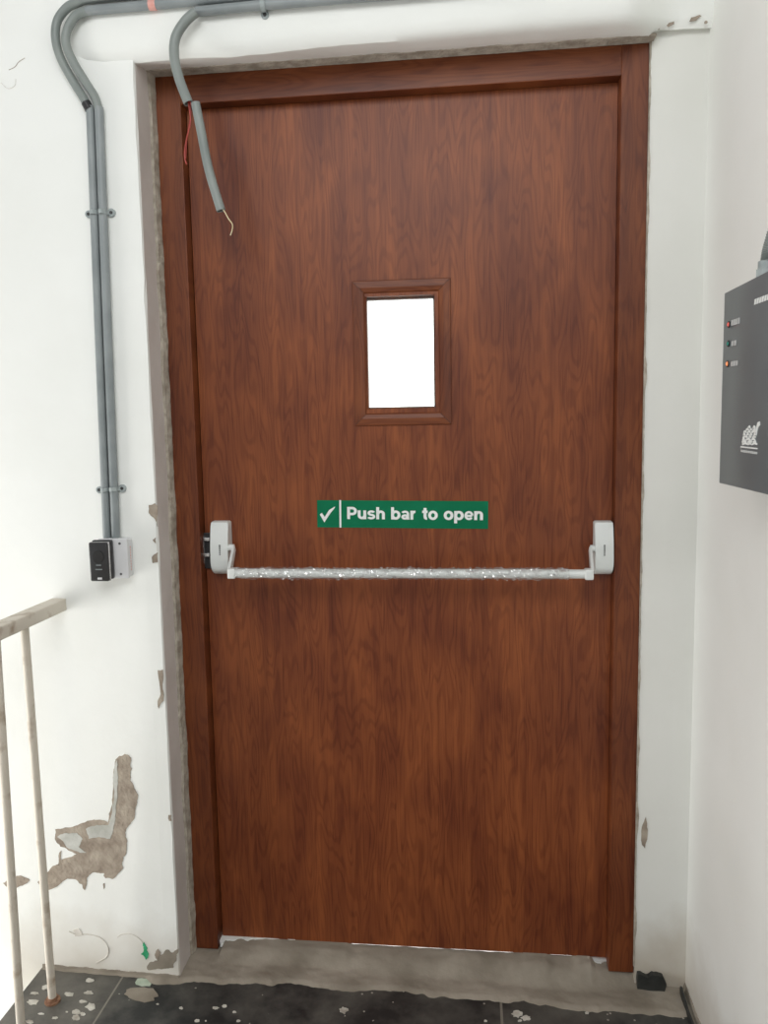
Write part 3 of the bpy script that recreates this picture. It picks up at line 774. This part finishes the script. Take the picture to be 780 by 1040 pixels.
tu0, tu1 = (142 - 8) / 752, (738 - 8) / 752; tv0, tv1 = (104 - 76) / 118, (171 - 76) / 118
def arc(cx, cy, rx, ry, a0, a1, n=14):
    return [(cx + rx * math.cos(math.radians(a0 + (a1 - a0) * k / n)), cy + ry * math.sin(math.radians(a0 + (a1 - a0) * k / n))) for k in range(n + 1)]
HWD = .142                                                # half width of the bold strokes, x-height = 1
GL = {'P': (1.02, [[(.155, 0), (.155, 1.38)], [(.155, 1.25)] + arc(.52, .915, .30, .335, 90, -90) + [(.155, .58)]]),
      'u': (.92, [[(.155, 1.0), (.155, .42)] + arc(.42, .40, .265, .265, 180, 300, 8) + [(.66, .33)], [(.70, 1.0), (.70, 0)]]),
      's': (.86, [arc(.42, .70, .25, .185, 20, 90, 5) + arc(.38, .70, .22, .185, 100, 250, 8) + arc(.40, .30, .27, .19, 75, -90, 8) + arc(.38, .30, .27, .19, -95, -160, 5)]),
      'h': (.92, [[(.155, 0), (.155, 1.38)], [(.19, .62)] + arc(.45, .62, .25, .25, 155, 0, 10) + [(.70, 0)]]),
      'b': (.95, [[(.155, 0), (.155, 1.38)], arc(.46, .5, .31, .385, 0, 360, 28)]),
      'a': (.88, [arc(.40, .70, .255, .18, 165, 40, 8) + [(.66, .68), (.66, .20), (.70, 0)], arc(.38, .29, .225, .175, 0, 360, 20)]),
      'r': (.62, [[(.155, 0), (.155, 1.0)], [(.18, .60)] + arc(.45, .58, .27, .29, 160, 80, 6)]),
      't': (.58, [[(.29, 1.32), (.29, .32)] + arc(.46, .30, .17, .17, 190, 280, 5), [(.02, .885), (.54, .885)]]),
      'o': (.97, [arc(.46, .5, .315, .385, 0, 360, 28)]),
      'p': (.95, [[(.155, -.38), (.155, 1.0)], arc(.46, .5, .31, .385, 0, 360, 28)]),
      'e': (.92, [arc(.445, .5, .305, .385, -35, -360, 24) , [(.16, .47), (.75, .47)]]),
      'n': (.92, [[(.155, 0), (.155, 1.0)], [(.19, .62)] + arc(.45, .62, .25, .25, 155, 0, 10) + [(.70, 0)]])}
def ribbon(bm, pts, hw, put, k0=0):
    P = [Vector((p[0], p[1])) for p in pts]; L_, R_ = [], []
    closed = (P[0] - P[-1]).length < 1e-4
    for i, p in enumerate(P):
        a = P[i - 1] if i else (P[-2] if closed else p); b = P[i + 1] if i < len(P) - 1 else (P[1] if closed else p)
        t = ((p - a).normalized() if (p - a).length > 1e-6 else Vector((0, 0))) + ((b - p).normalized() if (b - p).length > 1e-6 else Vector((0, 0)))
        t.normalize(); n = Vector((-t.y, t.x)); L_.append(p + n * hw); R_.append(p - n * hw)
    for i in range(len(P) - 1):
        f = [put(q) - Vector((0, .00001 * (i + k0), 0)) for q in (L_[i], L_[i + 1], R_[i + 1], R_[i])]; bm.faces.new([bm.verts.new(q) for q in f])
total = sum((.50 if c == ' ' else GL[c][0]) for c in 'Push bar to open')
bm = bmesh.new(); cur = 0.0
TW = (tu1 - tu0) * W_; TH = (tv1 - tv0) * H_; su = TW / (total - .07); sv = TH / 1.76
for c in 'Push bar to open':
    if c == ' ': cur += .50; continue
    for si, st in enumerate(GL[c][1]):
        org = sq(tu0, tv1, -.0017)
        ribbon(bm, st, HWD if c not in 'sae' else HWD * .86, lambda q, cur=cur: org + ux * ((q.x + cur) * su) + uz * ((q.y + .38) * sv), si * 30)
    cur += GL[c][0]
obj('sign_lettering', bm, 'white', sign)

# ---------------------------------------------------------------- conduits
PR = 0.0088
PYW = WY - PR - .001; PYB = BY - PR - .001
def px3(lst, r=None): return [at(x, y, 1, yy) for x, y, yy in lst]
mid = (PYW + PYB) / 2
ob = px3([(150,-7,PYB),(118,-4,PYB),(90,-1,PYB),(80,2,PYB),(68,8,PYB),(58,22,PYB),(56.5,40,PYB),(62,60,mid),(75,84,PYW),(85,100,PYW),(91,112,PYW)])
o1 = thing('conduit_pipe', at(108, 540, 1, PYW), 'left grey conduit of the pair dropping to the wall reader, black tape at its bend', 'conduit', 'conduits running along the wall')
bm = bmesh.new(); tube(bm, catmull(ob, 6), PR, 16); obj('pipe_bend', bm, 'pipe2', o1, True)
bm = bmesh.new(); tube(bm, [at(91.5, 108, 1, PYW), at(100, 330, 1, PYW), at(109, 551, 1, PYW)], PR * .98, 16); obj('straight_pipe', bm, 'pipe', o1, True)
bm = bmesh.new(); tube(bm, [at(87.3, 104.5, 1, PYW - .001), at(91, 111.5, 1, PYW - .001)], PR * 1.10, 16); obj('tape_band', bm, 'black', o1, True)['label'] = 'black tape band'
ib = px3([(92,10.5,PYB),(84,12.5,PYB),(76,17,PYB),(68.5,30,PYB),(67,44,PYB),(74,62,mid),(86,82,PYW),(96,98,PYW),(100.5,112,PYW)])
o2 = thing('conduit_pipe', at(118, 540, 1, PYW), 'right grey conduit of the pair dropping to the wall reader, pink tape above the door', 'conduit', 'conduits running along the wall')
bm = bmesh.new(); tube(bm, catmull(ib, 6), PR, 16); obj('pipe_bend', bm, 'pipe2', o2, True)
bm = bmesh.new(); tube(bm, [at(100.5, 109, 1, PYW), at(109, 330, 1, PYW), at(118, 551, 1, PYW)], PR * 1.04, 16); obj('straight_pipe', bm, 'pipe', o2, True)
bm = bmesh.new(); tube(bm, [at(88, 11, 1, PYB), at(155, 5, 1, PYB), at(198, 1, 1, PYB), at(300, -8, 1, PYB)], PR * 1.04, 16); obj('straight_pipe', bm, 'pipe', o2, True)
bm = bmesh.new(); tube(bm, [at(151.5, 5.4, 1, PYB), at(158.5, 4.8, 1, PYB)], PR * 1.12, 16); obj('tape_band', bm, 'pinktape', o2, True)['label'] = 'pink tape band'
o3 = thing('conduit_pipe', at(300, 3, 1, PYB), 'straight grey conduit pipe running along the beam above the door head', 'conduit', 'conduits running along the wall')
PYC = PYB - .004
bm = bmesh.new(); tube(bm, [at(199, 12, 1, PYC), at(268, 5, 1, PYC), at(408, -6, 1, PYC), at(560, -20, 1, PYC)], PR * 1.05, 16, hollow=True); obj('straight_pipe', bm, 'pipe', o3, True)

# hanging broken pieces
HY = -0.142
bm = bmesh.new(); hp = catmull([at(199, 12, 1, HY), at(188, 22, 1, HY), at(178.5, 38, 1, HY), at(177, 57, 1, HY - .002), at(182, 80, 1, HY - .004), at(191.5, 105, 1, HY - .006)], 8)
tube(bm, hp, .0098, 18, hollow=True); oo = obj('conduit_offcut', bm, 'pipe2', None, True)
tag(oo, 'curved grey conduit piece sagging from the pipes in front of the door frame corner', 'conduit')
bm = bmesh.new(); hp2 = catmull([at(198.5, 104.5, 1, HY - .006), at(204, 132, 1, HY - .004), at(212, 172, 1, HY), at(224.5, 214, 1, HY + .002)], 8)
tube(bm, hp2, .0092, 18, hollow=True); oo2 = obj('conduit_offcut', bm, 'pipe2', None, True)
tag(oo2, 'short grey conduit piece dangling before the door, cream wire poking from its cut end', 'conduit')
def wire(name, pts, r, mat, label):
    bm = bmesh.new(); tube(bm, catmull(pts, 8), r, 8); o = obj(name, bm, mat, None, True); return tag(o, label, 'wire')
HW = HY - .004
wire('wire', [at(190, 96, 1, HW), at(192.5, 112, 1, HW), at(193.5, 124, 1, HW), at(190.5, 137, 1, HW), at(188, 150, 1, HW), at(187.6, 160, 1, HW), at(189.6, 167, 1, HW)], .0015, 'red', 'red wires hanging in a twisted pair from the broken conduit bend')
wire('wire', [at(191, 98, 1, HW + .002), at(194, 114, 1, HW + .002), at(192, 127, 1, HW + .003), at(189.8, 143, 1, HW + .002), at(188.8, 158, 1, HW + .003), at(188.6, 161, 1, HW + .003)], .0011, 'red', 'shorter thin red wire hanging beside the longer twisted red one')
wire('wire', [at(222, 206, 1, HY + .002), at(227.5, 214, 1, HY), at(232, 222, 1, HY), at(236, 228, 1, HY - .001), at(235.6, 234, 1, HY), at(234, 239, 1, HY)], .0011, 'cream', 'cream wire poking out of the lower dangling conduit piece')
wire('wire', [at(190, 92, 1, HY - .005), at(194.5, 107, 1, HY - .006), at(197, 103.5, 1, HY - .006), at(202, 116, 1, HY - .005)], .0012, 'red', 'red wire joining the two broken conduit pieces')

# saddle clips
def saddle(c, horizontal, pipes, label, group='saddle clips holding the conduits'):
    t = thing('saddle_clip', c, label, 'clip', group)
    return t
def ear(bm, c, r=.0085, th=.004):
    tube(bm, [c + Vector((0, th, 0)), c + Vector((0, -th * .2, 0))], r, 16)
def make_saddle(y, xa, xb, label):
    t = thing('saddle_clip', at((xa + xb) / 2, y, 1, WY), label, 'clip')
    ea = at(xa, y + 1.5, 1, WY - .004); eb = at(xb, y, 1, WY - .004)
    for e, rr in ((ea, .0075), (eb, .0085)):
        bm = bmesh.new(); ear(bm, e, rr); obj('mounting_ear', bm, 'clip', t, True)
    bm = bmesh.new(); n = 24
    span = eb - ea; pts = []
    for k in range(n + 1):
        s = k / n; d = 0.0035 + (PR * 2 + .001) * (abs(math.sin(math.pi * min(1, max(0, (s - .12) / .76)) * 2)) ** .5 if .12 < s < .88 else 0)
        pts.append(ea + span * s + Vector((0, .004 - d, 0)))
    # strap of rectangular section
    prev = None
    for p in pts:
        r = [bm.verts.new(p + Vector((0, 0, .0042))), bm.verts.new(p + Vector((0, -.0022, .0042))), bm.verts.new(p + Vector((0, -.0022, -.0042))), bm.verts.new(p + Vector((0, 0, -.0042)))]
        if prev:
            for k in range(4): bm.faces.new((prev[k], prev[(k + 1) % 4], r[(k + 1) % 4], r[k]))
        else: bm.faces.new(r)
        prev = r
    bm.faces.new(prev); obj('strap', bm, 'clip', t, True)
    for e in (ea, eb):
        bm = bmesh.new(); tube(bm, [e + Vector((0, .003, 0)), e + Vector((0, -.0022, 0))], .0034, 12); obj('screw', bm, 'screw', t, True)
make_saddle(216, 90, 113, 'grey double saddle clip across the two vertical conduits, the upper one')
make_saddle(496, 101, 124, 'grey double saddle clip across the two vertical conduits, the lower one above the reader')
c = at(269, 15, 1, BY - .002); t = thing('saddle_clip', c, 'grey single saddle clip on the beam conduit above the door head', 'clip')
bm = bmesh.new(); ear(bm, c, .008); obj('mounting_ear', bm, 'clip', t, True)
bm = bmesh.new(); tp = at(267.5, 5, 1, PYC)
n = 12; prev = None
for k in range(n + 1):
    a = -math.pi * .75 + math.pi * 1.2 * k / n
    p = tp + Vector((0, -math.cos(a) * (PR + .0035), math.sin(a) * (PR + .0035)))
    q = tp + Vector((0, -math.cos(a) * (PR + .0008), math.sin(a) * (PR + .0008)))
    r = [bm.verts.new(p + Vector((s, 0, 0))) for s in (.0045, -.0045)] + [bm.verts.new(q + Vector((s, 0, 0))) for s in (-.0045, .0045)]
    if prev:
        for m in range(4): bm.faces.new((prev[m], prev[(m + 1) % 4], r[(m + 1) % 4], r[m]))
    else: bm.faces.new(r)
    prev = r
bm.faces.new(prev); box(bm, (c.x - .0045, BY - .006, c.z), (c.x + .0045, BY, tp.z - .004), .0005)
obj('strap', bm, 'clip', t, True)
bm = bmesh.new(); tube(bm, [c, c + Vector((0, -.004, 0))], .0036, 12); obj('screw', bm, 'screw', t, True)

# ---------------------------------------------------------------- junction box + reader
J0, J1 = WY, WY - .030
jx0, jx1 = at(101, 568, 1, J1).x, at(129.5, 568, 1, J1).x
jz1, jz0 = at(118, 547.5, 1, J1).z, at(122, 587, 1, J1).z
jb = thing('junction_box', ((jx0 + jx1) / 2, WY, jz0), 'small white square junction box on the wall under the two conduits', 'junction box')
bm = bmesh.new(); box(bm, (jx0, J1 + .004, jz0), (jx1, WY + .001, jz1), .005, 4); obj('box_body', bm, 'whiteplastic', jb, True)
bm = bmesh.new(); box(bm, (jx0 - .001, J1, jz0 - .001), (jx1 + .001, J1 + .005, jz1 + .001), .002, 3); lid = obj('box_lid', bm, 'whiteplastic', jb, True)
for (a, b) in ((121.5, 552), (123, 583)):
    q = at(a, b, 1, J1); bm = bmesh.new(); tube(bm, [q + Vector((0, .002, 0)), q + Vector((0, -.0012, 0))], .0026, 12); obj('screw', bm, 'screw', lid, True)
bm = bmesh.new()                                          # tiny printed line on the side of the box
for k in range(9): box(bm, (jx1 - .0006, WY - .015, jz0 + .014 + k * .0062), (jx1 + .0005, WY - .0125, jz0 + .018 + k * .0062))
obj('side_print', bm, 'pinktape', jb)
R0, R1 = J1, J1 - .026
rx0, rx1 = at(90.5, 570, 1, R1).x, at(109.5, 570, 1, R1).x
rz1, rz0 = at(100, 551, 1, R1).z, at(100, 590.5, 1, R1).z
rd = thing('fingerprint_reader', ((rx0 + rx1) / 2, R0, rz0), 'small black fingerprint reader with silver rim fixed to the white junction box', 'reader')
bm = bmesh.new(); box(bm, (rx0 + .001, R1 + .012, rz0 + .002), (rx1 + .003, R0 - .0002, rz1 + .003), .004, 3); obj('reader_base', bm, 'black', rd, True)
bm = bmesh.new(); box(bm, (rx0, R1 + .007, rz0), (rx1 + .001, R1 + .0125, rz1), .002, 3); obj('reader_rim', bm, 'chrome', rd, True)['label'] = 'silver rim'
bm = bmesh.new(); box(bm, (rx0, R1, rz0), (rx1, R1 + .008, rz1), .0035, 4); fc = obj('reader_face', bm, 'black', rd, True)
cs = Vector(((rx0 + rx1) / 2 - .0002, R1, rz0 + (rz1 - rz0) * .63))
bm = bmesh.new(); 
prism(bm, [cs + Vector((math.cos(a) * .0125, -.0012, math.sin(a) * .0140)) for a in [2 * math.pi * k / 28 for k in range(28)]], (0, .0015, 0)); obj('finger_sensor', bm, 'black_matt', fc)
bm = bmesh.new()
for k, (zz, hw) in enumerate(((.42, .0055), (.31, .0075))): box(bm, (cs.x - hw, R1 - .0006, rz0 + (rz1 - rz0) * zz - .0012), (cs.x + hw, R1 + .001, rz0 + (rz1 - rz0) * zz + .0010))
obj('reader_print', bm, 'pipe', fc)
bm = bmesh.new(); box(bm, (cs.x - .004, R1 - .0008, rz0 + .004), (cs.x + .006, R1 + .001, rz0 + .0085), .0006); obj('reader_indicator', bm, 'whiteplastic', fc)

# ---------------------------------------------------------------- railing
def rl(a, X): return at(a[0], a[1], 0, X)
rail = thing('stair_railing', (-.27, -.2, 0), 'cream painted steel stair railing with chipped flat handrail at the landing edge', 'railing')
z_t = 0.9
# handrail section from the two silhouette lines
xw_f = at(52, 607.5, 1, WY); xw_n = at(66, 620, 1, WY)
xf, ztop = xw_f.x, xw_f.z; xn, zbt = xw_n.x, xw_n.z
RWX = .020
bm = bmesh.new(); box(bm, (xf, -2.5, zbt), (xn + .004, WY + .002, ztop), .003, 3); hr = obj('handrail', bm, 'rail', rail, True)
def baluster(pt, pb_, parent, Yt=None):
    xc = (xf + xn) / 2 + .004
    top = at(pt[0], pt[1], 2, zbt + .004) if False else rl(pt, xc)
    bot = onfloor(*pb_)
    return Vector((xc, top.y, zbt + .003)), bot
def add_bal(pt, pb_):
    a, b = baluster(pt, pb_, rail)
    bm = bmesh.new(); tube(bm, [b + Vector((0, 0, -.002)), a.lerp(b, .5), a], .0088, 16); o = obj('baluster', bm, 'rail', rail, True)
    bm = bmesh.new(); tube(bm, [b + Vector((0, 0, -.001)), b + Vector((0, 0, .004))], .017, 16, rfun=lambda i, k, r: r * (1 + .15 * noise.noise(Vector((k * .8, i, 0)))))
    tube(bm, [b + Vector((0, 0, .003)), b + Vector((0, 0, .012))], .0115, 16)
    obj('base_weld', bm, 'rust', o, True)['label'] = 'rusty base weld'
    return a, b
a1, b1 = add_bal((25.5, 646), (53.5, 1017))
a2, b2 = add_bal((-3, 668), (22, 1054))
dlt_a, dlt_b = a2 - a1, b2 - b1
for k in range(1, 8):
    a = a2 + dlt_a * k; b = b2 + Vector((0, dlt_a.y, 0)) * k
    bm = bmesh.new(); tube(bm, [b, a], .0088, 12); obj('baluster', bm, 'rail', rail, True)

# ---------------------------------------------------------------- control box on the right wall
BX = RX - 0.058
q0 = at(735, 298, 0, BX); q1 = at(731, 491, 0, BX)
by1 = (q0.y + q1.y) / 2; bz1 = q0.z; bz0 = q1.z; by0 = by1 - .30
cb = thing('control_box', (RX, (by0 + by1) / 2, bz0), 'dark grey metal control box with three indicator lights on the right wall', 'control box')
bm = bmesh.new(); box(bm, (BX + .002, by0, bz0), (RX, by1, bz1), .002, 2); obj('box_body', bm, 'panel', cb, True)
bm = bmesh.new(); box(bm, (BX, by0 + .0005, bz0 + .0005), (BX + .003, by1 - .0005, bz1 - .0005), .001, 2); fp = obj('front_panel', bm, 'panel', cb, True)
def onp(x, y): return at(x, y, 0, BX - .0002)
for (x, y), mt in (((740.5, 329.5), 'led_red'), ((740, 349), 'led_green'), ((739.2, 369.5), 'led_orange')):
    c = onp(x, y)
    bm = bmesh.new(); tube(bm, [c, c + Vector((-.0012, 0, 0))], .0056, 16); L_ = obj('led_bezel', bm, 'black', fp, True)
    bm = bmesh.new(); bmesh.ops.create_uvsphere(bm, u_segments=16, v_segments=8, radius=.0036, matrix=Matrix.Translation(c + Vector((-.0012, 0, 0))) @ Matrix.Diagonal((.6, 1, 1, 1))); obj('indicator_light', bm, mt, fp, True)
NX_ = Vector((-1, 0, 0)); EY = Vector((0, -1, 0)); EZ = Vector((0, 0, 1))
def strip(bm, x0, y0, x1, y1, hh, n):
    a = onp(x0, y0); b = onp(x1, y1)
    for k in range(n):
        p = a.lerp(b, (k + .15) / n); q = a.lerp(b, (k + .85) / n)
        lo = Vector((BX - .0006, min(p.y, q.y), p.z - hh / 2)); hi = Vector((BX + .0004, max(p.y, q.y), p.z + hh / 2)); box(bm, lo, hi)
for i, (x0, y0, x1, y1, hh, n) in enumerate(((742.5, 328.3, 751.5, 325.5, .009, 4), (742.5, 349.3, 748, 348, .008, 2), (742, 369.8, 749.5, 368.6, .008, 3))):
    bm = bmesh.new(); strip(bm, x0, y0, x1, y1, hh, n); obj('light_caption', bm, 'print', fp)
bm = bmesh.new(); strip(bm, 766, 307, 790, 298, .008, 9)
for v in bm.verts: v.co.y -= (v.co.z - onp(766, 307).z) * .25
obj('maker_wordmark', bm, 'white', fp)
# emblem: rounded double-crowned shape over a line and a word
def ep(x, y): return at(735 + x * 45 / 468, 400 + y * 100 / 1040, 0, BX - .0009)
bm = bmesh.new(); rnd = random.Random(2)
rowsE = [(352, [(250, 280), (306, 332)], 16), (378, [(232, 262), (276, 300), (308, 335)], 15), (402, [(208, 236), (246, 280), (292, 335)], 15), (430, [(202, 226), (238, 262), (272, 300), (312, 338)], 15),
         (456, [(200, 250), (262, 290), (300, 335)], 14), (482, [(196, 222), (232, 280), (290, 330)], 15), (506, [(192, 240), (252, 300), (308, 340)], 14), (528, [(192, 250), (256, 290), (296, 350)], 15)]
for y, segs, hh in rowsE:
    for (a, b) in segs:
        pts = [(a + rnd.uniform(-3, 5), y - hh * .3), ((a + b) / 2 + rnd.uniform(-6, 6), y - hh * 1.2), (b + rnd.uniform(-5, 4), y - hh * .4), (b + rnd.uniform(-4, 4), y + hh * .9), ((a + b) / 2 + rnd.uniform(-5, 5), y + hh * .3), (a + rnd.uniform(-4, 4), y + hh * 1.1)]
        prism(bm, [ep(px_, py_) for px_, py_ in pts], (.0009, 0, 0))
for pts in ([(338, 400), (346, 340), (356, 300), (376, 292), (380, 330), (362, 352), (350, 400), (344, 440)], [(178, 552), (352, 572), (352, 586), (178, 566)]):
    prism(bm, [ep(*p) for p in pts], (.0009, 0, 0))
obj('emblem', bm, 'white', fp)
bm = bmesh.new()
for k in range(9):
    x = 180 + k * 19.5; yy = 603 + k * 3
    prism(bm, [ep(x, yy - 14), ep(x + 14, yy - 12), ep(x + 14, yy + 13), ep(x, yy + 11)], (.0008, 0, 0))
obj('emblem_caption', bm, 'print', fp)
# conduit gland and flexible conduit leaving the top
g0 = at(777, 279, 0, BX + .020); g0 = Vector((BX + .022, g0.y, bz1))
cg = thing('flexible_conduit', g0, 'dark grey flexible conduit leaving the top of the control box through a gland', 'conduit')
bm = bmesh.new(); tube(bm, [g0 + Vector((0, 0, -.001)), g0 + Vector((0, 0, .014))], .015, 8); tube(bm, [g0 + Vector((0, 0, .013)), g0 + Vector((0, 0, .026))], .0125, 20); obj('gland', bm, 'clip', cg, True)
pp = catmull([g0 + Vector((0, 0, .02)), g0 + Vector((0, -.012, .045)), g0 + Vector((.002, -.05, .09)), g0 + Vector((.004, -.13, .15)), g0 + Vector((.006, -.24, .26)), g0 + Vector((.006, -.30, 1.1))], 26)
bm = bmesh.new(); tube(bm, pp, .0105, 14, rfun=lambda i, k, r: r * (1.0 if i % 2 else .86)); obj('corrugated_hose', bm, 'pipe2', cg, True)
